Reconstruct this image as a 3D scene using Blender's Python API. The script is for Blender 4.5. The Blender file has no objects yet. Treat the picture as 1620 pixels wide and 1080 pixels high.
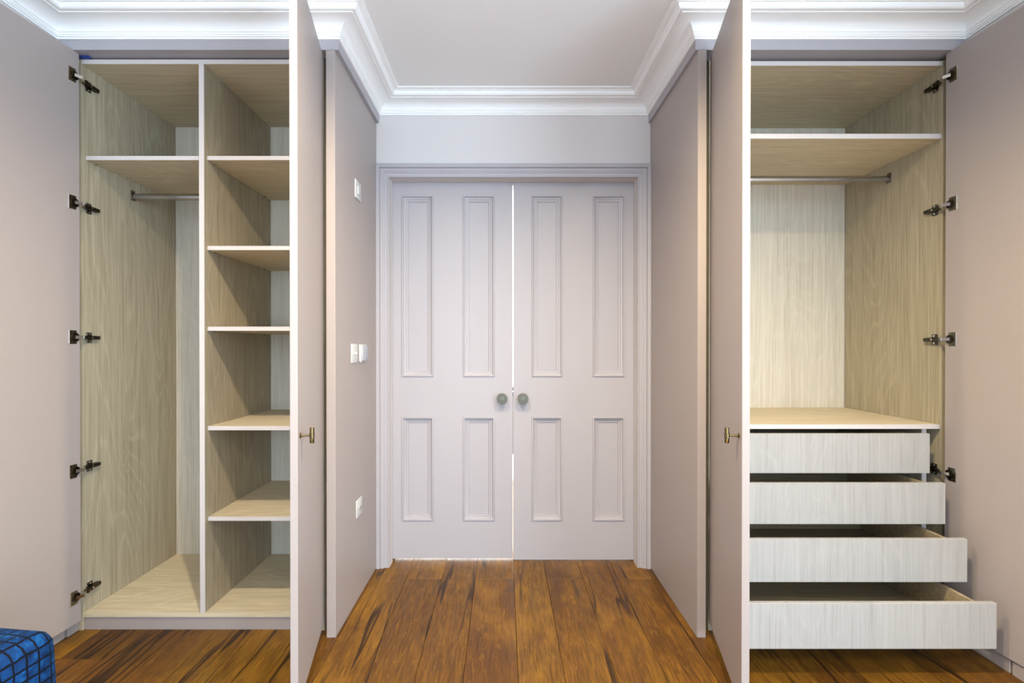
import bpy, bmesh, math, random
from mathutils import Vector, Matrix
random.seed(7)
SC = bpy.context.scene
COL = SC.collection

# ------------------------------------------------------------------ camera, world, light, exposure
cam_d = bpy.data.cameras.new('camera'); cam = bpy.data.objects.new('camera', cam_d); COL.objects.link(cam)
cam.location = (0, 0, 1.12)
cam.rotation_euler = (math.radians(90 - 0.24), 0, 0)
cam_d.sensor_width = 36.0
cam_d.lens = 790 / 1620 * 36.0
cam_d.shift_x = 13 / 1620
cam_d.shift_y = 13.3 / 1620
cam_d.clip_start = 0.02
SC.camera = cam

world = bpy.data.worlds.new('sky_world'); SC.world = world; world.use_nodes = True
bg = world.node_tree.nodes['Background']
bg.inputs[0].default_value = (0.55, 0.72, 1.0, 1); bg.inputs[1].default_value = 1.0

def area(name, loc, rot, sx, sy, watts, col):
    d = bpy.data.lights.new(name, 'AREA'); d.shape = 'RECTANGLE'; d.size = sx; d.size_y = sy
    d.energy = watts; d.color = col
    o = bpy.data.objects.new(name, d); COL.objects.link(o); o.location = loc; o.rotation_euler = rot
    return o
# daylight through the big window in the wall behind the camera
area('window_daylight', (0.1, -2.74, 1.25), (math.radians(90), 0, 0), 2.5, 1.8, 70, (0.66, 0.83, 1.0))
# and through the second window in the right-hand wall, beside the camera
area('side_window_daylight', (1.74, -0.75, 1.25), (math.radians(90), 0, math.radians(90)), 1.9, 1.8, 108, (0.66, 0.83, 1.0))
# the bright hall beyond the double doors
area('hall_daylight', (0.05, 3.45, 2.3), (0, 0, 0), 1.2, 0.9, 420, (0.86, 0.94, 1.0))
SPOTS = [(-0.45, 1.00, 92, (1.0, 0.83, 0.60)), (0.55, 1.00, 108, (1.0, 0.81, 0.52)),
         (-0.45, -0.75, 26, (1.0, 0.83, 0.60)), (0.55, -0.75, 62, (1.0, 0.81, 0.52))]

vs = SC.view_settings
SC.display_settings.display_device = 'sRGB'
vs.view_transform = 'Standard'; vs.look = 'None'; vs.gamma = 1.0; vs.use_curve_mapping = False
vs.exposure = 0.39

# ------------------------------------------------------------------ materials
def srgb(r, g, b):
    f = lambda c: (c / 255) / 12.92 if c / 255 <= 0.04045 else ((c / 255 + 0.055) / 1.055) ** 2.4
    return (f(r), f(g), f(b), 1)
class NT:
    def __init__(s, name):
        s.m = bpy.data.materials.new(name); s.m.use_nodes = True
        s.t = s.m.node_tree; s.n = s.t.nodes; s.l = s.t.links
        s.b = s.n['Principled BSDF']
    def add(s, typ, **kw):
        n = s.n.new(typ)
        for k, v in kw.items(): setattr(n, k, v)
        return n
    def link(s, a, b): s.l.new(a, b)
    def ramp(s, fac, stops, interp='LINEAR'):
        r = s.add('ShaderNodeValToRGB'); r.color_ramp.interpolation = interp
        el = r.color_ramp.elements
        while len(el) < len(stops): el.new(0.5)
        for e, (p, c) in zip(el, stops):
            e.position = p; e.color = c if len(c) == 4 else (*c, 1)
        s.link(fac, r.inputs[0]); return r.outputs[0]
    def math(s, op, a, b=None, c=None):
        n = s.add('ShaderNodeMath', operation=op)
        for i, v in enumerate((a, b, c)):
            if v is None: continue
            if isinstance(v, (int, float)): n.inputs[i].default_value = v
            else: s.link(v, n.inputs[i])
        return n.outputs[0]
    def mix(s, fac, a, b, mode='MIX'):
        n = s.add('ShaderNodeMix', data_type='RGBA', blend_type=mode)
        for i, v in ((0, fac), (6, a), (7, b)):
            if isinstance(v, (int, float)): n.inputs[i].default_value = v
            elif isinstance(v, tuple): n.inputs[i].default_value = v
            else: s.link(v, n.inputs[i])
        return n.outputs[2]
    def coords(s, scale, rnd=True):
        tc = s.add('ShaderNodeTexCoord'); mp = s.add('ShaderNodeMapping'); mp.inputs['Scale'].default_value = scale
        src = tc.outputs['Object']
        if rnd:
            oi = s.add('ShaderNodeObjectInfo')
            v = s.add('ShaderNodeVectorMath', operation='SCALE'); v.inputs[0].default_value = (13.1, 17.7, 11.3)
            s.link(oi.outputs['Random'], v.inputs['Scale'])
            a = s.add('ShaderNodeVectorMath', operation='ADD'); s.link(src, a.inputs[0]); s.link(v.outputs[0], a.inputs[1])
            src = a.outputs[0]
        s.link(src, mp.inputs['Vector']); return mp.outputs[0]
    def noise(s, vec, scale, detail=3, rough=0.5, dist=0.0):
        n = s.add('ShaderNodeTexNoise'); n.inputs['Scale'].default_value = scale; n.inputs['Detail'].default_value = detail
        n.inputs['Roughness'].default_value = rough; n.inputs['Distortion'].default_value = dist
        s.link(vec, n.inputs['Vector']); return n.outputs[0]
    def bump(s, h, strength, dist=0.001):
        n = s.add('ShaderNodeBump'); n.inputs['Strength'].default_value = strength; n.inputs['Distance'].default_value = dist
        s.link(h, n.inputs['Height']); s.link(n.outputs[0], s.b.inputs['Normal'])

def paint(name, col, rough=0.45, var=0.04, spec=0.4):
    t = NT(name)
    n = t.noise(t.coords((1, 1, 1)), 2.2, 3)
    c2 = tuple(c * (1 - var) for c in col[:3]) + (1,)
    t.link(t.mix(n, c2, col), t.b.inputs['Base Color'])
    t.b.inputs['Roughness'].default_value = rough; t.b.inputs['Specular IOR Level'].default_value = spec
    f = t.noise(t.coords((1, 1, 1)), 260, 2)
    t.bump(f, 0.04, 0.0006)
    return t.m

def veneer(name, axis, light, mid, dark, cath=0.5):
    """pale limed oak veneer; grain runs along `axis`"""
    t = NT(name)
    k = {'X': (0.035, 1, 1), 'Y': (1, 0.035, 1), 'Z': (1, 1, 0.035)}[axis]
    v = t.coords(k)
    kf = {'X': (0.018, 1, 1), 'Y': (1, 0.018, 1), 'Z': (1, 1, 0.018)}[axis]
    fine = t.noise(t.coords(kf), 170, 3, 0.68)
    band = t.noise(v, 48, 2, 0.5, 0.1)
    k2 = {'X': (0.16, 1, 1), 'Y': (1, 0.16, 1), 'Z': (1, 1, 0.16)}[axis]
    w = t.noise(t.coords(k2), 3.0, 2, 0.4, 0.15)
    rings = t.math('FRACT', t.math('MULTIPLY', w, 30.0))
    rings = t.math('MULTIPLY', t.math('ABSOLUTE', t.math('SUBTRACT', rings, 0.5)), 2.0)
    brk = t.noise(v, 120, 2, 0.6)
    lime = t.math('MULTIPLY', t.ramp(rings, [(0.62, (0, 0, 0)), (0.92, (1, 1, 1))]), t.ramp(brk, [(0.40, (0, 0, 0)), (0.60, (1, 1, 1))]))
    a = t.math('ADD', t.math('MULTIPLY', fine, 0.72), t.math('MULTIPLY', band, 0.28))
    c = t.ramp(a, [(0.32, dark), (0.48, mid), (0.66, light)])
    c = t.mix(t.math('MULTIPLY', lime, cath), c, tuple(min(1, x * 1.16) for x in light[:3]) + (1,))
    t.link(c, t.b.inputs['Base Color'])
    t.b.inputs['Roughness'].default_value = 0.55; t.b.inputs['Specular IOR Level'].default_value = 0.3
    t.bump(fine, 0.12, 0.0008)
    return t.m

def metal(name, col, rough=0.3, aniso=False):
    t = NT(name)
    n = t.noise(t.coords((1, 1, 1)), 60, 3)
    t.link(t.mix(n, tuple(c * 0.85 for c in col[:3]) + (1,), col), t.b.inputs['Base Color'])
    t.b.inputs['Metallic'].default_value = 1.0; t.b.inputs['Roughness'].default_value = rough
    return t.m

def plastic(name, col, rough=0.35):
    t = NT(name)
    n = t.noise(t.coords((1, 1, 1)), 30, 2)
    t.link(t.mix(n, tuple(c * 0.96 for c in col[:3]) + (1,), col), t.b.inputs['Base Color'])
    t.b.inputs['Roughness'].default_value = rough
    return t.m

def oak_floor(name):
    t = NT(name)
    oi = t.add('ShaderNodeObjectInfo'); rnd = oi.outputs['Random']
    base = t.ramp(rnd, [(0.0, srgb(109, 69, 20)), (0.25, srgb(131, 86, 26)), (0.5, srgb(95, 60, 18)), (0.75, srgb(138, 96, 26)), (1.0, srgb(116, 75, 21))])
    v1 = t.coords((1, 0.07, 1))
    fine = t.noise(v1, 150, 4, 0.62)
    streak = t.noise(t.coords((1, 0.12, 1)), 22, 4, 0.6, 0.8)
    blotch = t.noise(t.coords((1, 0.45, 1)), 5.0, 3, 0.55, 0.6)
    c = t.mix(t.ramp(fine, [(0.35, (0, 0, 0)), (0.62, (1, 1, 1))]), srgb(75, 45, 12), base)
    c = t.mix(0.75, base, c)
    s = t.ramp(streak, [(0.40, (1, 1, 1)), (0.62, (0, 0, 0))])
    c = t.mix(t.math('MULTIPLY', s, 0.45), c, srgb(72, 43, 12))
    g = t.ramp(blotch, [(0.50, (0, 0, 0)), (0.72, (1, 1, 1))])
    c = t.mix(t.math('MULTIPLY', g, 0.55), c, srgb(154, 109, 29))
    pore = t.noise(t.coords((1, 0.03, 1)), 330, 2, 0.6)
    c = t.mix(t.math('MULTIPLY', t.ramp(pore, [(0.36, (1, 1, 1)), (0.50, (0, 0, 0))]), 0.5), c, srgb(52, 32, 11))
    # medullary flecks
    fl = t.noise(t.coords((1, 0.25, 1)), 70, 3, 0.6, 0.6)
    f2 = t.ramp(fl, [(0.57, (0, 0, 0)), (0.66, (1, 1, 1))])
    c = t.mix(t.math('MULTIPLY', f2, 0.14), c, srgb(184, 134, 46))
    # smoky dark heart streaks
    hv = t.noise(t.coords((1, 0.22, 1)), 6.5, 3, 0.6, 0.9)
    h = t.ramp(hv, [(0.60, (0, 0, 0)), (0.72, (1, 1, 1))])
    c = t.mix(t.math('MULTIPLY', h, 0.60), c, srgb(66, 36, 11))
    # long open cracks: thin iso-lines of a stretched noise, only where a slow mask allows
    cv = t.noise(t.coords((1, 0.06, 1)), 7.0, 3, 0.5, 0.15)
    line = t.math('ABSOLUTE', t.math('SUBTRACT', cv, 0.5))
    line = t.ramp(line, [(0.006, (1, 1, 1)), (0.014, (0, 0, 0))])
    mk = t.noise(t.coords((1, 0.35, 1)), 3.4, 1)
    mk = t.ramp(mk, [(0.44, (0, 0, 0)), (0.53, (1, 1, 1))])
    crack = t.math('MULTIPLY', line, mk)
    c = t.mix(t.math('MULTIPLY', crack, 0.88), c, srgb(36, 19, 5))
    # knots
    vo = t.add('ShaderNodeTexVoronoi'); vo.inputs['Scale'].default_value = 4.2
    t.link(t.coords((1, 0.42, 1)), vo.inputs['Vector'])
    kn = t.ramp(vo.outputs['Distance'], [(0.045, (1, 1, 1)), (0.10, (0, 0, 0))])
    kx = t.ramp(t.noise(t.coords((1, 1, 1)), 2.7, 1), [(0.50, (0, 0, 0)), (0.55, (1, 1, 1))])
    kn = t.math('MULTIPLY', kn, kx)
    c = t.mix(t.math('MULTIPLY', kn, 0.85), c, srgb(46, 23, 7))
    t.link(c, t.b.inputs['Base Color'])
    r = t.ramp(streak, [(0.3, (0.36, 0.36, 0.36)), (0.7, (0.52, 0.52, 0.52))])
    t.link(r, t.b.inputs['Roughness']); t.b.inputs['Specular IOR Level'].default_value = 0.32
    t.bump(t.math('SUBTRACT', fine, t.math('MULTIPLY', crack, 2.0)), 0.18, 0.001)
    return t.m

def velvet(name):
    t = NT(name)
    tc = t.add('ShaderNodeTexCoord')
    ps = t.add('ShaderNodeSeparateXYZ'); t.link(tc.outputs['Object'], ps.inputs[0])
    ns = t.add('ShaderNodeSeparateXYZ'); t.link(tc.outputs['Normal'], ns.inputs[0])
    wob = t.noise(tc.outputs['Object'], 26, 2)
    total = None
    for i in range(3):
        p = t.math('ADD', ps.outputs[i], t.math('MULTIPLY', t.math('SUBTRACT', wob, 0.5), 0.008))
        f = t.math('FRACT', t.math('ADD', t.math('DIVIDE', p, 0.0285), 20.5))
        d = t.math('ABSOLUTE', t.math('SUBTRACT', f, 0.5))
        m = t.ramp(d, [(0.075, (1, 1, 1)), (0.105, (0, 0, 0))])
        n = t.math('ABSOLUTE', ns.outputs[i])
        k = t.ramp(n, [(0.70, (1, 1, 1)), (0.76, (0, 0, 0))])
        mm = t.math('MULTIPLY', m, k)
        total = mm if total is None else t.math('MAXIMUM', total, mm)
    nap = t.noise(t.coords((1, 1, 1)), 34, 4, 0.6, 0.5)
    blue = t.ramp(nap, [(0.30, srgb(2, 22, 58)), (0.55, srgb(5, 56, 110)), (0.75, srgb(20, 94, 154))])
    t.link(t.mix(t.math('MULTIPLY', total, 0.98), blue, srgb(3, 5, 16)), t.b.inputs['Base Color'])
    t.b.inputs['Roughness'].default_value = 0.75
    t.b.inputs['Sheen Weight'].default_value = 0.06; t.b.inputs['Sheen Tint'].default_value = srgb(70, 160, 230)
    t.b.inputs['Specular IOR Level'].default_value = 0.2
    t.bump(t.math('SUBTRACT', nap, total), 0.5, 0.004)
    return t.m

def glow(name, col, st):
    t = NT(name)
    t.b.inputs['Emission Color'].default_value = col; t.b.inputs['Emission Strength'].default_value = st
    return t.m

M = {
 'paint': paint('taupe_satin_paint', srgb(165, 154, 149), 0.42),
 'doorpaint': paint('pale_mauve_door_paint', srgb(169, 165, 169), 0.40),
 'wall': paint('pale_wall_paint', srgb(212, 206, 203), 0.7, spec=0.25),
 'white': paint('white_plaster_paint', srgb(244, 243, 241), 0.6, 0.02, 0.25),
 'ceil': paint('ceiling_paint', srgb(241, 240, 238), 0.8, 0.02, 0.2),
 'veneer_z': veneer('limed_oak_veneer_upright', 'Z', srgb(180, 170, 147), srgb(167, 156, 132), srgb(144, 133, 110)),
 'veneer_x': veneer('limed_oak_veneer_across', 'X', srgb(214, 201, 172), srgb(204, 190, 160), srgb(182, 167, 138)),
 'veneer_box': veneer('oak_drawer_box_veneer', 'X', srgb(170, 156, 128), srgb(156, 140, 112), srgb(134, 118, 92)),
 'back': veneer('pale_oak_back_veneer', 'Z', srgb(213, 206, 190), srgb(202, 194, 177), srgb(183, 174, 155), 0.22),
 'drawer': veneer('pale_drawer_front_veneer', 'Z', srgb(174, 171, 167), srgb(167, 164, 159), srgb(155, 151, 145), 0.25),
 'edge': paint('pale_edge_banding', srgb(205, 197, 193), 0.4),
 'floor': oak_floor('brown_oak_planks'),
 'sub': paint('dark_subfloor', srgb(40, 26, 16), 0.9),
 'nickel': metal('dark_nickel', srgb(128, 121, 106), 0.28),
 'chrome': metal('bright_chrome', srgb(225, 222, 216), 0.12),
 'brass': metal('antique_brass', srgb(122, 106, 74), 0.27),
 'rod': metal('satin_chrome_rail', srgb(190, 190, 190), 0.22),
 'pewter': metal('pewter_knob', srgb(104, 99, 86), 0.30),
 'plastic': plastic('white_switch_plastic', srgb(206, 206, 203)),
 'grey': plastic('grey_switch_plastic', srgb(176, 178, 186)),
 'gunmetal': metal('gunmetal_hinge_arm', srgb(78, 72, 62), 0.30),
 'black': plastic('black_plastic', srgb(20, 20, 22)),
 'tape': plastic('blue_tape', srgb(20, 60, 150), 0.6),
 'velvet': velvet('blue_grid_velvet'),
 'lamp': glow('lamp_glow', (1, 0.85, 0.65, 1), 6.0),
 'glass': plastic('window_frame_white', srgb(240, 240, 240)),
}

# ------------------------------------------------------------------ mesh helpers
ORG = {}
class MB:
    """collects pieces in world coordinates; build() links them as one mesh object"""
    def __init__(s): s.bm = bmesh.new(); s.mi = 0
    def _add(s, verts, faces):
        vs_ = [s.bm.verts.new(v) for v in verts]
        out = []
        for f in faces:
            try:
                fc = s.bm.faces.new([vs_[i] for i in f]); fc.material_index = s.mi; out.append(fc)
            except ValueError: pass
        return vs_, out
    def box(s, x0, x1, y0, y1, z0, z1, bev=0.0, seg=2, f=None):
        b = bmesh.new(); bmesh.ops.create_cube(b, size=1)
        for v in b.verts:
            v.co = ((x0 + x1) / 2 + v.co.x * (x1 - x0), (y0 + y1) / 2 + v.co.y * (y1 - y0), (z0 + z1) / 2 + v.co.z * (z1 - z0))
        if bev > 0: bmesh.ops.bevel(b, geom=b.edges[:], offset=bev, segments=seg, profile=0.5, affect='EDGES')
        s.merge(b, f); return s
    def merge(s, b, f=None):
        b.verts.index_update()
        s._add([f(*v.co) if f else v.co.copy() for v in b.verts], [[v.index for v in fc.verts] for fc in b.faces])
        b.free()
    def tube(s, a, b_, r, seg=16, f=None, cap=True, r2=None):
        a, b_ = Vector(a), Vector(b_); d = (b_ - a).normalized()
        u = d.orthogonal().normalized(); w = d.cross(u); r2 = r if r2 is None else r2
        vs_ = []
        for p, rr in ((a, r), (b_, r2)):
            for i in range(seg):
                t = 2 * math.pi * i / seg; q = p + u * math.cos(t) * rr + w * math.sin(t) * rr
                vs_.append(f(*q) if f else q)
        fs = [[i, (i + 1) % seg, seg + (i + 1) % seg, seg + i] for i in range(seg)]
        if cap: fs += [list(range(seg))[::-1], list(range(seg, 2 * seg))]
        s._add(vs_, fs); return s
    def lathe(s, prof, origin, axis, seg=24, f=None):
        """prof: (radius, distance along axis)"""
        o = Vector(origin); d = Vector(axis).normalized(); u = d.orthogonal().normalized(); w = d.cross(u)
        vs_ = []; n = len(prof)
        for r, h in prof:
            for i in range(seg):
                t = 2 * math.pi * i / seg; q = o + d * h + (u * math.cos(t) + w * math.sin(t)) * max(r, 1e-5)
                vs_.append(f(*q) if f else q)
        fs = [[j * seg + i, j * seg + (i + 1) % seg, (j + 1) * seg + (i + 1) % seg, (j + 1) * seg + i] for j in range(n - 1) for i in range(seg)]
        s._add(vs_, fs); return s
    def sweep(s, path, prof, put, closed=False, closed_prof=False):
        """2-D path with mitred corners; prof = (offset to the right of travel, second value); put(px, py, value) -> 3-D"""
        n = len(path); P = [Vector(p) for p in path]; rows = []
        for i in range(n):
            if closed: a, b_ = P[i] - P[i - 1], P[(i + 1) % n] - P[i]
            else:
                a = P[i] - P[i - 1] if i > 0 else P[1] - P[0]
                b_ = P[i + 1] - P[i] if i < n - 1 else P[-1] - P[-2]
            a.normalize(); b_.normalize()
            na, nb = Vector((a.y, -a.x)), Vector((b_.y, -b_.x))
            m = na + nb; m = m / m.dot(na)
            rows.append([put(P[i].x + m.x * o, P[i].y + m.y * o, h) for o, h in prof])
        k = len(prof); vs_ = [v for r in rows for v in r]; fs = []
        for i in range(n if closed else n - 1):
            j = (i + 1) % n
            for q in range(k if closed_prof else k - 1):
                q2 = (q + 1) % k
                fs.append([i * k + q, i * k + q2, j * k + q2, j * k + q])
        if closed_prof and not closed:
            fs += [list(range(k)), [(n - 1) * k + q for q in range(k)][::-1]]
        s._add(vs_, fs); return s
    def build(s, name, mats, parent=None, smooth=None):
        if not isinstance(mats, (list, tuple)): mats = [mats]
        bmesh.ops.recalc_face_normals(s.bm, faces=s.bm.faces[:])
        lo = Vector((min(v.co.x for v in s.bm.verts), min(v.co.y for v in s.bm.verts), min(v.co.z for v in s.bm.verts)))
        hi = Vector((max(v.co.x for v in s.bm.verts), max(v.co.y for v in s.bm.verts), max(v.co.z for v in s.bm.verts)))
        c = (lo + hi) / 2
        if parent is None: c.z = lo.z
        for v in s.bm.verts: v.co -= c
        me = bpy.data.meshes.new(name); s.bm.to_mesh(me); s.bm.free()
        for m in mats: me.materials.append(M[m])
        if smooth:
            me.polygons.foreach_set('use_smooth', [True] * len(me.polygons))
            me.set_sharp_from_angle(angle=math.radians(smooth))
        o = bpy.data.objects.new(name, me); COL.objects.link(o)
        if parent: o.parent = parent; o.location = c - ORG[parent]
        else: o.location = c
        ORG[o] = c
        return o
def tag(o, label, cat, group=None, kind=None):
    o['label'] = label; o['category'] = cat
    if group: o['group'] = group
    if kind: o['kind'] = kind
    return o
def empty(name, loc):
    o = bpy.data.objects.new(name, None); COL.objects.link(o); o.location = loc; o.empty_display_size = 0.1
    ORG[o] = Vector(loc); return o
def box(name, m, parent, x0, x1, y0, y1, z0, z1, bev=0.0008, seg=1):
    return MB().box(x0, x1, y0, y1, z0, z1, bev, seg).build(name, m, parent)

# ------------------------------------------------------------------ key dimensions (metres)
WL, WR, WB, WREAR = -1.715, 1.775, 2.55, -2.8        # walls
CEIL = 2.39
CF, CB = 1.975, 2.54                                  # carcass front edge, face of the back panel
PL, PR = -0.649, 0.7466                               # faces of the passage end panels
FL, FR = -0.635, 0.7366                               # frieze faces in the passage
FY = 1.923                                            # frieze / end panel front
DX0, DX1 = -0.583, 0.6805                             # door opening
DZ = 1.985
SEAMS = [-1.715, -1.60, -1.447, -1.29, -1.14, -0.982, -0.81, -0.642, -0.474, -0.301, -0.138, 0.049, 0.208, 0.384, 0.553,
         0.722, 0.890, 1.062, 1.224, 1.398, 1.565, 1.70, 1.775]

# ------------------------------------------------------------------ floor
fl = MB().box(WL - .1, WR + .1, WREAR - .1, 4.3, -0.06, -0.0125).build('floor', 'sub')
tag(fl, 'brown oak plank floor running towards the double doors', 'floor', kind='structure')
for i in range(len(SEAMS) - 1):
    xa, xb = SEAMS[i], SEAMS[i + 1]
    hall = xa > -0.7 and xb < 0.8
    yend = 4.2 if hall else 2.56
    j0 = 2.417 if i % 2 == 0 else 1.0 + 0.3 * random.random()
    if i == 0 or i == 1: j0 = 1.795
    cuts = [WREAR]; y = j0
    while y > WREAR + 0.3: y -= 1.9
    while y < yend - 0.05:
        if y > WREAR + 0.1: cuts.append(y)
        y += 1.9
    cuts.append(yend)
    for a, b in zip(cuts[:-1], cuts[1:]):
        MB().box(xa + .0006, xb - .0006, a + .0006, b - .0006, -0.0125, 0.0, 0.0012, 1).build('plank', 'floor', fl)

# ------------------------------------------------------------------ walls, ceiling
def hole_wall(name, mat, x0, x1, y0, y1, z1, hx0, hx1, hz0, hz1):
    m = MB()
    m.box(x0, hx0, y0, y1, 0, z1).box(hx1, x1, y0, y1, 0, z1).box(hx0, hx1, y0, y1, hz1, z1)
    if hz0 > 0: m.box(hx0, hx1, y0, y1, 0, hz0)
    return m.build(name, mat)
# the back wall is two skins with the slot for the doors between them
m = MB()
for (ya, yb) in ((WB, 2.616), (2.668, 2.75)):
    m.box(WL - .1, DX0, ya, yb, 0, CEIL); m.box(DX1, WR + .1, ya, yb, 0, CEIL); m.box(DX0, DX1, ya, yb, DZ, CEIL)
m.box(DX0 - .2, DX1 + .2, 2.616, 2.668, 2.02, CEIL)
tag(m.build('wall_back', 'wall'), 'pale wall above and around the double doors', 'wall', kind='structure')
tag(MB().box(WL - .1, WL, WREAR, WB, 0, CEIL).build('wall_left', 'wall'), 'pale side wall behind the open far left wardrobe door', 'wall', kind='structure')
m = MB().box(WR, WR + .1, .2, WB, 0, CEIL).box(WR, WR + .1, WREAR, -1.7, 0, CEIL).box(WR, WR + .1, -1.7, .2, 0, .35).box(WR, WR + .1, -1.7, .2, 2.15, CEIL)
tag(m.build('wall_right', 'wall'), 'pale side wall behind the open far right wardrobe door', 'wall', kind='structure')
wr = hole_wall('wall_rear', 'wall', WL - .1, WR + .1, WREAR - .12, WREAR, CEIL, -1.2, 1.4, 0.3, 2.2)
tag(wr, 'pale wall with a big window behind the camera', 'wall', kind='structure')
m = MB()
for (a, b, c, d) in ((-1.2, -1.14, .3, 2.2), (1.34, 1.4, .3, 2.2), (.07, .13, .3, 2.2)): m.box(a, b, WREAR - .1, WREAR - .04, c, d, .004)
m.box(-1.14, 1.34, WREAR - .1, WREAR - .04, .3, .36, .004).box(-1.14, 1.34, WREAR - .1, WREAR - .04, 2.14, 2.2, .004)
tag(m.build('window_1', 'glass'), 'white framed window behind the camera', 'window', kind='structure')
m = MB()
for (a, b, c, d) in ((-1.7, -1.64, .35, 2.15), (.14, .2, .35, 2.15), (-.78, -.72, .35, 2.15), (-1.64, .14, .35, .41), (-1.64, .14, 2.09, 2.15)): m.box(WR + .03, WR + .08, a, b, c, d, .004)
tag(m.build('window_2', 'glass'), 'white framed window in the right wall beside the camera', 'window', kind='structure')
tag(MB().box(WL - .1, WR + .1, WREAR - .1, 4.3, CEIL, CEIL + .1).build('ceiling', 'ceil'), 'flat off white ceiling inside the moulded cornice', 'ceiling', kind='structure')
m = MB().box(-1.3, 1.3, 4.2, 4.3, 0, CEIL).box(-1.3, -1.2, 2.75, 4.2, 0, CEIL).box(1.2, 1.3, 2.75, 4.2, 0, CEIL)
tag(m.build('wall_hall', 'white'), 'bright white hall wall glimpsed through the gap between the double doors', 'wall', kind='structure')

# cornice, mitred round every corner of the room
Z0 = 2.302
prof = [(0, Z0), (.006, Z0), (.006, Z0 + .006), (.008, Z0 + .007), (.010, Z0 + .008), (.010, Z0 + .013), (.0125, Z0 + .014), (.0125, Z0 + .021), (.016, Z0 + .0225)]
for k in range(0, 11):
    t = math.pi / 2 * k / 10
    prof.append((.016 + .056 * (1 - math.cos(t)), Z0 + .0235 + .031 * math.sin(t)))
prof += [(.078, Z0 + .0545), (.078, Z0 + .0575), (.086, Z0 + .0575)]
for k in range(0, 7):
    t = math.pi / 2 * k / 6
    prof.append((.0875 + .012 * math.sin(t), Z0 + .0575 + .0155 * (1 - math.cos(t)) + .002 * math.sin(t)))
prof += [(.1005, Z0 + .0765), (.107, Z0 + .0770), (.107, Z0 + .0800), (.112, Z0 + .0800), (.121, Z0 + .0835), (.121, CEIL)]
path = [(WL, WREAR), (WL, FY), (FL, FY), (FL, WB), (FR, WB), (FR, FY), (WR, FY), (WR, WREAR)]
m = MB().sweep(path, prof, lambda x, y, h: Vector((x, y, h)), closed=True)
tag(m.build('trim_1', 'white', smooth=28), 'white stepped and coved plaster cornice running round the ceiling', 'cornice', kind='structure')
# frieze boards under the cornice; door paint stands in for brighter light on taupe
fp = [(0, 2.264), (0, CEIL), (-.075, CEIL), (-.075, 2.264)]
m = MB().sweep([(WL, FY), (FL, FY), (FL, WB)], fp, lambda x, y, h: Vector((x, y, h)), closed_prof=True)
tag(m.build('trim_2', 'doorpaint'), 'taupe frieze board above the wardrobe with open shelves', 'trim', kind='structure')
m = MB().sweep([(FR, WB), (FR, FY), (WR, FY)], fp, lambda x, y, h: Vector((x, y, h)), closed_prof=True)
tag(m.build('trim_3', 'doorpaint'), 'taupe frieze board above the wardrobe with drawers', 'trim', kind='structure')
# architrave
ap = [(0, 0), (0, .010), (.003, .0125), (.008, .0125), (.0095, .009), (.012, .009), (.019, .0125), (.022, .0125), (.0235, .0155), (.029, .0165), (.030, .0185),
      (.043, .020), (.0445, .0175), (.046, .0235), (.048, .0255), (.062, .0265), (.066, .024), (.066, 0)]
m = MB().sweep([(DX1, 0), (DX1, DZ), (DX0, DZ), (DX0, 0)], ap, lambda x, z, d: Vector((x, WB - d, z)))
tag(m.build('trim_4', 'doorpaint', smooth=30), 'moulded pale mauve architrave framing the double doors', 'architrave', kind='structure')
# skirtings beneath the far doors
m = MB().box(WL, WL + .022, WREAR, FY - .001, 0, .046, .002)
tag(m.build('baseboard_left', 'paint'), 'low taupe skirting at the foot of the far left wall', 'skirting', kind='structure')
m = MB().box(WR - .034, WR, 1.714, FY - .001, 0, .046, .002).box(WR - .034, WR, 1.640, 1.706, 0, .046, .002).box(WR - .034, WR, WREAR, 1.635, 0, .046, .002)
tag(m.build('baseboard_right', 'paint'), 'low taupe skirting at the foot of the far right wall', 'skirting', kind='structure')

# ------------------------------------------------------------------ double doors
DY = 2.62
MP = [(0, 0), (.0012, .0065), (.0055, .0075), (.0085, .0060), (.0098, -.0030), (.0120, -.0040), (.0195, -.0052), (.0205, -.0095), (.0225, -.0098), (.0300, -.0108), (.0310, -.0170), (.036, -.0172)]
def leaf(name, x0, x1, zb, cols, knob_x, label):
    zt = 1.9975
    rows = [(.213, .7585), (.969, 1.9176)]
    m = MB()
    c0, c1 = cols
    xs = [(x0, c0[0]), (c0[1], c1[0]), (c1[1], x1)]
    for a, b in xs: m.box(a, b, DY, DY + .042, zb, zt)
    for c in cols:
        m.box(c[0], c[1], DY, DY + .042, zb, rows[0][0]); m.box(c[0], c[1], DY, DY + .042, rows[0][1], rows[1][0]); m.box(c[0], c[1], DY, DY + .042, rows[1][1], zt)
    bmesh.ops.remove_doubles(m.bm, verts=m.bm.verts[:], dist=1e-5)
    d = m.build(name, 'doorpaint'); tag(d, label, 'door', kind='structure')
    for c in cols:
        for r in rows:
            p = MB().box(c[0] + .001, c[1] - .001, DY + .0170, DY + .035, r[0] + .001, r[1] - .001).build('panel', 'doorpaint', d)
            q = MB().sweep([(c[0], r[0]), (c[1], r[0]), (c[1], r[1]), (c[0], r[1])], [(-o, h) for o, h in MP], lambda x, z, h: Vector((x, DY - h, z)), closed=True)
            q.build('panel_moulding', 'doorpaint', p, smooth=25)
    # round ringed knob on a backplate
    k = MB().lathe([(0, .0), (.026, .0), (.027, .002), (.027, .004), (.021, .006), (.011, .008), (.010, .020), (.013, .028), (.024, .034), (.0275, .040), (.0275, .045),
                    (.0260, .0475), (.0215, .0475), (.0205, .0445), (.0185, .0445), (.0178, .0475), (.0135, .0475), (.0128, .0450), (.0110, .0450), (.0103, .0475), (0, .0478)],
                   (knob_x, DY, .855), (0, -1, 0), 32)
    k.build('knob', 'pewter', d, smooth=22)['label'] = 'round ringed pewter knob'
    return d
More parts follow.
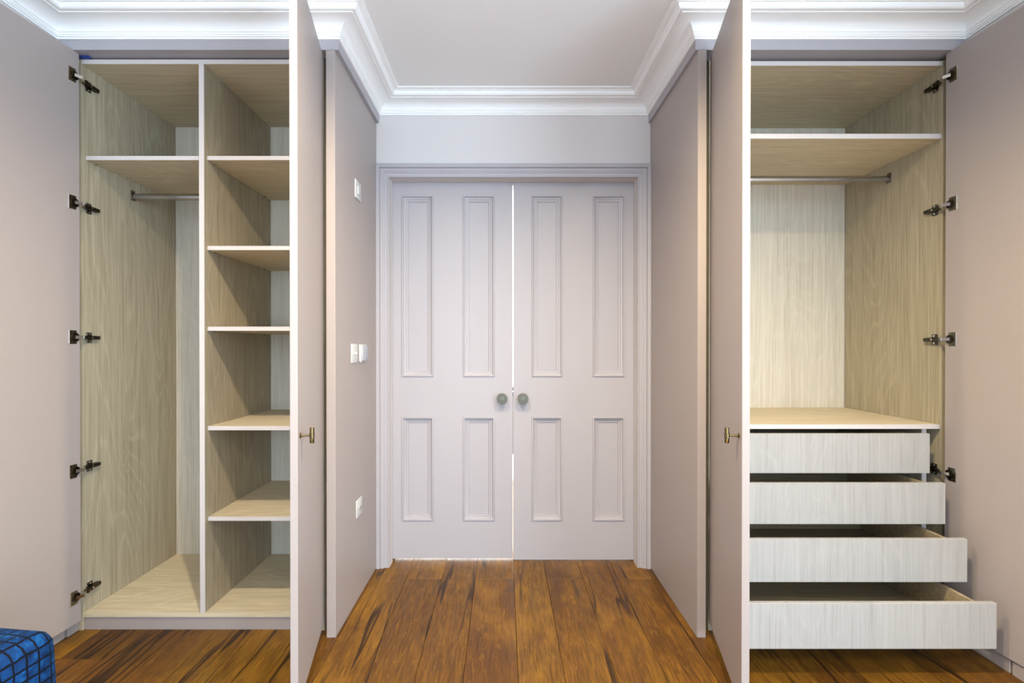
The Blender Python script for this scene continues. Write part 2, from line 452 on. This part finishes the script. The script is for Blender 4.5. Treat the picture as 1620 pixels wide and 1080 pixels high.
lf = leaf('door_1', -0.640, 0.0466, .014, [(-.534, -.368), (-.2132, -.0478)], -0.0082, 'left leaf of the four panelled pale mauve double doors')
leaf('door_2', 0.0498, 0.742, .007, [(.146, .3068), (.466, .6335)], 0.1002, 'right leaf of the four panelled pale mauve double doors')

MB().box(.0466, .0494, DY + .004, DY + .040, .56, .864).build('meeting_strip', 'doorpaint', lf)
MB().box(.0466, .0494, DY + .003, DY + .030, .865, .888).box(.0466, .0494, DY + .003, DY + .030, .893, .915).build('latch_bolt', 'gunmetal', lf)

# ------------------------------------------------------------------ wardrobe fittings
def door_frame(H, F, n):
    """local (u from hinge to free edge, w out of the seen face, z) -> world"""
    H, F = Vector(H), Vector(F); u = (F - H).normalized(); w = Vector(n); w = (w - u * w.dot(u)).normalized()
    return lambda a, b, z: Vector((H.x + u.x * a + w.x * b, H.y + u.y * a + w.y * b, z)), (F - H).length
def make_door(root, H, F, n, z0, z1, handle_side=None, T=.022):
    f, L = door_frame(H, F, n)
    d = MB().box(0, L, -T, 0, z0, z1, .0016, 2, f).build('door', 'paint', root)
    if handle_side:
        h = MB(); zz = .855; a = L - .032
        h.lathe([(0, 0), (.0085, 0), (.0085, .002), (.0045, .004), (.0035, .0075)], (0, 0, 0), (0, 1, 0), 16, lambda x, y, z: f(a + x, y, zz + z))
        h.tube((a, .004, zz), (a, .030, zz), .0034, 14, f)
        h.lathe([(0, -.0235), (.0058, -.0235), (.0066, -.0225), (.0066, -.0085), (.0076, -.0075), (.0076, .0075), (.0066, .0085), (.0066, .0225), (.0058, .0235), (0, .0235)],
                (0, 0, 0), (0, 0, 1), 18, lambda x, y, z: f(a + x, .0345 + y, zz + z))
        for k in range(7):
            for sg in (-1, 1):
                z = zz + sg * (.0105 + k * .0018)
                h.lathe([(.0064, -.0006), (.0070, 0), (.0064, .0006)], (0, 0, 0), (0, 0, 1), 18, lambda x, y, q, z=z: f(a + x, .0345 + y, z + q))
        h.build('handle', 'brass', d, smooth=40)['label'] = 'antique brass T-bar handle'
    return d, f, L
def hinge(door, f, side_x, sg, z):
    """concealed hinge: cup plate on the door, arm and wing plate on the wardrobe side; sg = direction into the wardrobe"""
    m = MB()
    m.mi = 0
    m.box(.016, .048, 0, .0022, z - .026, z + .026, .0008, 1, f)              # cup flange
    m.mi = 1
    m.box(.0455, .0492, .0002, .0032, z - .0265, z + .0265, .0006, 1, f)      # bright turned lip
    m.mi = 2
    m.lathe([(.0165, .0012), (.0165, .0042), (.0135, .0046), (.0125, .0028), (0, .0026)], (0, 0, 0), (0, 1, 0), 20, lambda x, y, q: f(.022 + x, y, z + q))
    m.mi = 0
    for k in (-1, 1): m.lathe([(.0038, .002), (.0034, .0034), (0, .0036)], (0, 0, 0), (0, 1, 0), 10, lambda x, y, q, k=k: f(.031 + x, y, z + k * .0195 + q))
    X = lambda d: side_x + sg * d
    def arm(p, q, h, t):
        p, q = Vector(p), Vector(q); d = (q - p).normalized(); n = Vector((-d.y, d.x))
        vs_ = []
        for c in (p, q):
            for s1 in (-1, 1):
                for s2 in (-1, 1): vs_.append(Vector((c.x + n.x * s1 * t, c.y + n.y * s1 * t, z + s2 * h)))
        m._add(vs_, [[0, 1, 3, 2], [4, 6, 7, 5], [0, 4, 5, 1], [2, 3, 7, 6], [0, 2, 6, 4], [1, 5, 7, 3]])
    c = f(.026, .006, 0); c2 = f(.004, .017, 0)
    m.mi = 1
    arm((c.x, c.y), (c2.x, c2.y), .0060, .0022)
    arm((c2.x, c2.y), (X(.016), 1.972), .0056, .0020)
    m.mi = 2
    arm((X(.016), 1.968), (X(.012), 2.045), .0066, .0042)
    m.box(min(X(0), X(.004)), max(X(0), X(.004)), 1.994, 2.018, z - .021, z + .021, .0008, 1)   # wing plate
    m.box(min(X(0), X(.009)), max(X(0), X(.009)), 1.990, 2.040, z - .0075, z + .0075, .0008, 1)
    m.mi = 1
    for k in (-1, 1): m.lathe([(.0046, .004), (.0042, .0062), (0, .0064)], (side_x, 2.006, z + k * .0145), (sg, 0, 0), 10)
    m.lathe([(.0036, .0), (.0036, .0012), (0, .0014)], (X(.0175), 2.004, z), (sg, 0, 0), 10)
    m.build('hinge', ['nickel', 'chrome', 'gunmetal'], door, smooth=35)['label'] = 'dark nickel concealed hinge'
def shelf(root, x0, x1, y0, y1, ztop, t=.0165, pins=True, name='shelf', mat='veneer_x'):
    s = box(name, mat, root, x0 + .0006, x1 - .0006, y0 + .0015, y1, ztop - t, ztop, .0004)
    box('edge_band', 'edge', s, x0 + .0006, x1 - .0006, y0, y0 + .0014, ztop - t, ztop, .0003)
    if pins:
        for x, sg in ((x0, 1), (x1, -1)):
            for y in (y0 + .045, y1 - .075):
                MB().tube((x, y, ztop - t - .0035), (x + sg * .011, y, ztop - t - .0035), .0034, 10).build('shelf_pin', 'chrome', s, smooth=40)
    return s
def rail(root, x0, x1, y, z):
    b = bmesh.new(); n = 20; vs_ = []
    m = MB(); ring = []
    for x in (x0 + .003, x1 - .003):
        for i in range(n):
            t = 2 * math.pi * i / n; ring.append(Vector((x, y + .0075 * math.cos(t), z + .0135 * math.sin(t))))
    b.free()
    m._add(ring, [[i, (i + 1) % n, n + (i + 1) % n, n + i] for i in range(n)])
    r = m.build('hanging_rail', 'rod', root, smooth=60)
    for x, sg in ((x0, 1), (x1, -1)):
        k = MB(); k.box(min(x, x + sg * .003), max(x, x + sg * .003), y - .012, y + .012, z - .018, z + .026, .001, 1)
        k.box(min(x, x + sg * .010), max(x, x + sg * .010), y - .0095, y + .0095, z - .0165, z - .0005, .003, 2)
        k.tube((x + sg * .003, y, z + .020), (x + sg * .006, y, z + .020), .004, 10)
        k.build('rail_bracket', 'nickel', r, smooth=40)
    return r

# ------------------------------------------------------------------ wardrobe with open shelves (left)
A0, A1, AD0, AD1 = -1.668, -0.724, -1.204, -1.184
wl = empty('wardrobe', (-1.186, 2.24, 0))
tag(wl, 'open built-in wardrobe with a column of shelves, left of the double doors', 'wardrobe')
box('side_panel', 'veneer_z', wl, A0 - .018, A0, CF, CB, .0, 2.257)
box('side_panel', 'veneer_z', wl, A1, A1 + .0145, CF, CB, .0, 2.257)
box('back_panel', 'back', wl, A0, A1, CB, CB + .008, .05, 2.257)
shelf(wl, A0, A1, CF, CB, 2.257, .0175, False, 'top_panel')
box('bottom_panel', 'veneer_x', wl, A0, A1, CF, CB, .0525, .070)
box('plinth', 'paint', wl, A0, A1, CF + .006, CF + .024, 0, .052)
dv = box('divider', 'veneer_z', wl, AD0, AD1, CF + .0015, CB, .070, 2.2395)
box('edge_band', 'edge', dv, AD0, AD1, CF, CF + .0014, .070, 2.2395, .0003)
shelf(wl, A0, AD0, 1.995, CB, 1.885)
for z in (1.885, 1.5265, 1.2045, .807, .4445): shelf(wl, AD1, A1, 1.995, CB, z)
rail(wl, A0, AD0, 2.247, 1.799)
box('filler_panel', 'paint', wl, WL + .001, A0 - .0185, 1.928, CB, 0, 2.262)
box('end_panel', 'paint', wl, PL - .035, PL, FY, WB - .0005, .001, 2.2635, .0012)
d, f, L = make_door(wl, (-1.650, 1.945), (-1.650 - .058 * .48, 1.465), (1, 0), .055, 2.262)
for z in (2.166, 1.678, 1.161, .646, .158): hinge(d, f, A0, 1, z)
make_door(wl, (-.701, 1.945), (-.609, 1.475), (1, 0), .050, 2.250, True)

# ------------------------------------------------------------------ wardrobe with drawers (right)
B0, B1 = 0.8245, 1.733
wr_ = empty('wardrobe', (1.265, 2.24, 0))
tag(wr_, 'open built-in wardrobe with four pulled out drawers, right of the double doors', 'wardrobe')
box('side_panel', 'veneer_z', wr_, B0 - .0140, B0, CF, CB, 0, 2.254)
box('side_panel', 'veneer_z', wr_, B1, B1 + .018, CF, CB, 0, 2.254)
box('back_panel', 'back', wr_, B0, B1, CB, CB + .008, .05, 2.254)
shelf(wr_, B0, B1, CF + .002, CB, 2.252, .0180, False, 'top_panel')
shelf(wr_, B0, B1, CF + .003, CB, 1.966, .0190, False)
shelf(wr_, B0, B1 - .0015, CF + .004, CB, .816, .0175, False, 'counter_panel', 'veneer_x')
box('bottom_panel', 'veneer_x', wr_, B0, B1, CF, CB, .0525, .070)
box('plinth', 'paint', wr_, B0, B1, CF + .006, CF + .024, 0, .052)
for a, b in ((1.676, 1.694),):
    p = box('drawer_housing_side', 'veneer_z', wr_, a, b, 2.0015, CB, .070, .7985)
    box('edge_band', 'edge', p, a, b, 2.0, 2.0014, .070, .7985, .0003)
box('filler_panel', 'paint', wr_, B1 + .0185, WR - .001, 1.928, CB, 0, 2.262)
box('end_panel', 'paint', wr_, PR, PR + .0335, FY, WB - .0005, .001, 2.2635, .0012)
rail(wr_, B0, B1, 2.248, 1.879)
for yf, zt in ((1.955, .7836), (1.885, .6085), (1.795, .4312), (1.687, .2553)):
    zb = zt - .1552; ya, yb = yf + .0175, yf + .4675
    xa, xb = .837, 1.622
    m = MB(); t = .0125
    m.box(xa, xa + t, ya, yb, zb + .012, zt - .006, .0008, 1).box(xb - t, xb, ya, yb, zb + .012, zt - .006, .0008, 1)
    m.box(xa + t, xb - t, yb - t, yb, zb + .012, zt - .006, .0008, 1).box(xa + t, xb - t, ya, yb - t, zb + .018, zb + .028)
    dr = m.build('drawer', 'veneer_box', wr_)
    box('drawer_front', 'drawer', dr, .8265, 1.670, yf, yf + .017, zb, zt, .0012)
    for x0, x1 in ((.8250, .8365), (1.6225, 1.6755)):
        box('drawer_runner', 'nickel', dr, x0, x1, max(ya + .02, 2.02), yb, zb + .020, zb + .030)
d, f, L = make_door(wr_, (1.718, 1.945), (1.718 + .06 * .48, 1.465), (-1, 0), .053, 2.262)
for z in (2.166, 1.672, 1.153, .634): hinge(d, f, B1, -1, z)
make_door(wr_, (.802, 1.945), (.704, 1.475), (-1, 0), .050, 2.250, True)

# scrap of tape left above the shelves
m = MB().box(-1.664, -1.622, 1.955, 1.973, 2.2578, 2.2605)
tag(m.build('tape_scrap', 'tape'), 'scrap of blue tape on the top of the shelved wardrobe', 'tape')

# ------------------------------------------------------------------ switches on the passage panel
PL += .0004
def plate(name, y0, y1, z0, z1, label, cat, kind):
    r = empty(name, (PL, (y0 + y1) / 2, z0)); tag(r, label, cat)
    MB().box(PL, PL + .0045, y0, y1, z0, z1, .0018, 2).build('plate', 'plastic', r, smooth=40)
    yc, zc = (y0 + y1) / 2, (z0 + z1) / 2
    if kind == 'rocker':
        g = MB().box(PL + .004, PL + .0085, yc - .011, yc + .011, zc - .018, zc + .018, .0015, 2)
        g.build('rocker', 'plastic', r)
        MB().box(PL + .004, PL + .0060, yc + .016, yc + .030, zc - .018, zc + .004, .0008, 1).build('indicator', 'grey', r)
    else:
        g = MB().lathe([(.0070, .0), (.0070, .006), (.0052, .0065), (.0050, .011), (.0030, .011), (.0028, .004), (0, .004)], (PL + .0035, yc, zc), (1, 0, 0), 18)
        g.build('socket', 'chrome' if kind == 'coax' else 'plastic', r, smooth=40)
    for s in (-1, 1):
        MB().lathe([(.0034, 0), (.0030, .0012), (0, .0014)], (PL + .004, yc + s * .030, zc), (1, 0, 0), 12).build('screw', 'plastic', r, smooth=40)
    return r
plate('fused_switch', 2.172, 2.258, 1.776, 1.856, 'white rocker switch plate high on the passage panel', 'switch', 'rocker')
plate('switch_plate', 2.116, 2.204, 1.055, 1.137, 'white wall plate beside the small control box, mid height on the passage panel', 'switch', 'button')
plate('outlet_plate', 2.184, 2.270, .371, .448, 'white aerial outlet plate low on the passage panel', 'outlet', 'coax')
r = empty('control_box', (PL, 2.286, 1.058)); tag(r, 'small pale grey control box beside the mid height switch plate', 'thermostat')
MB().box(PL, PL + .0100, 2.232, 2.338, 1.058, 1.135, .003, 2).build('housing', 'plastic', r, smooth=40)
MB().box(PL + .0095, PL + .0150, 2.246, 2.334, 1.062, 1.131, .003, 2).build('cover', 'grey', r, smooth=40)
MB().box(PL + .001, PL + .008, 2.236, 2.262, 1.053, 1.059, .002, 1).build('clip', 'plastic', r)

# ------------------------------------------------------------------ velvet pouf
def pouf():
    b = bmesh.new(); bmesh.ops.create_cube(b, size=2)
    bmesh.ops.subdivide_edges(b, edges=b.edges[:], cuts=15, use_grid_fill=True)
    hx, hz, R = .225, .205, .036
    for v in b.verts:
        p = v.co
        q = Vector((p.x * hx, p.y * hx, p.z * hz))
        c = Vector((max(-hx + R, min(hx - R, q.x)), max(-hx + R, min(hx - R, q.y)), max(-hz + R, min(hz - R, q.z))))
        d = q - c
        if d.length > 1e-6: q = c + d.normalized() * R
        bul = 1 + .025 * (1 - p.z * p.z)
        q.x *= bul; q.y *= bul
        if p.z > 0: q.z += .014 * (1 - (p.x * p.x)) * (1 - p.y * p.y) * p.z
        v.co = q
    return b
a = math.radians(-6); ca, sa = math.cos(a), math.sin(a)
pc = Vector((-1.374, 1.065, .217))
root = empty('velvet_pouf', (pc.x, pc.y, 0)); tag(root, 'blue velvet cube pouf with a dark crossed line grid, in front of the shelved wardrobe', 'pouf')
m = MB(); m.merge(pouf())
o = m.build('cushion', 'velvet', root, smooth=80); o.location = pc - ORG[root]; o.rotation_euler = (0, 0, a)
for sx in (-1, 1):
    for sy in (-1, 1):
        lx, ly = sx * .15, sy * .15
        k = MB().tube((pc.x + lx * ca - ly * sa, pc.y + lx * sa + ly * ca, 0), (pc.x + lx * ca - ly * sa, pc.y + lx * sa + ly * ca, .012), .018, 14)
        k.build('foot', 'black', root)

# ------------------------------------------------------------------ ceiling downlights (out of frame, they light the room)
WHERE = ['nearest the shelved wardrobe', 'nearest the drawer wardrobe', 'behind the camera on the shelved side', 'behind the camera on the drawer side']
for (x, y, watts, col), wh in zip(SPOTS, WHERE):
    r = empty('downlight', (x, y, CEIL)); tag(r, 'round recessed ceiling downlight ' + wh, 'light', 'recessed ceiling downlights')
    MB().lathe([(.030, -.001), (.032, .006), (.044, .006), (.046, 0), (.046, -.004)], (x, y, CEIL), (0, 0, -1), 28).build('bezel', 'white', r, smooth=40)
    MB().lathe([(0, .0015), (.029, .0015), (.030, -.001)], (x, y, CEIL), (0, 0, -1), 24).build('lens', 'lamp', r)
    d = bpy.data.lights.new('downlight_lamp', 'SPOT'); d.energy = watts; d.color = col; d.spot_size = math.radians(164); d.spot_blend = 0.8; d.shadow_soft_size = .025
    l = bpy.data.objects.new('downlight_lamp', d); COL.objects.link(l); l.parent = r; l.location = (0, 0, -.02)
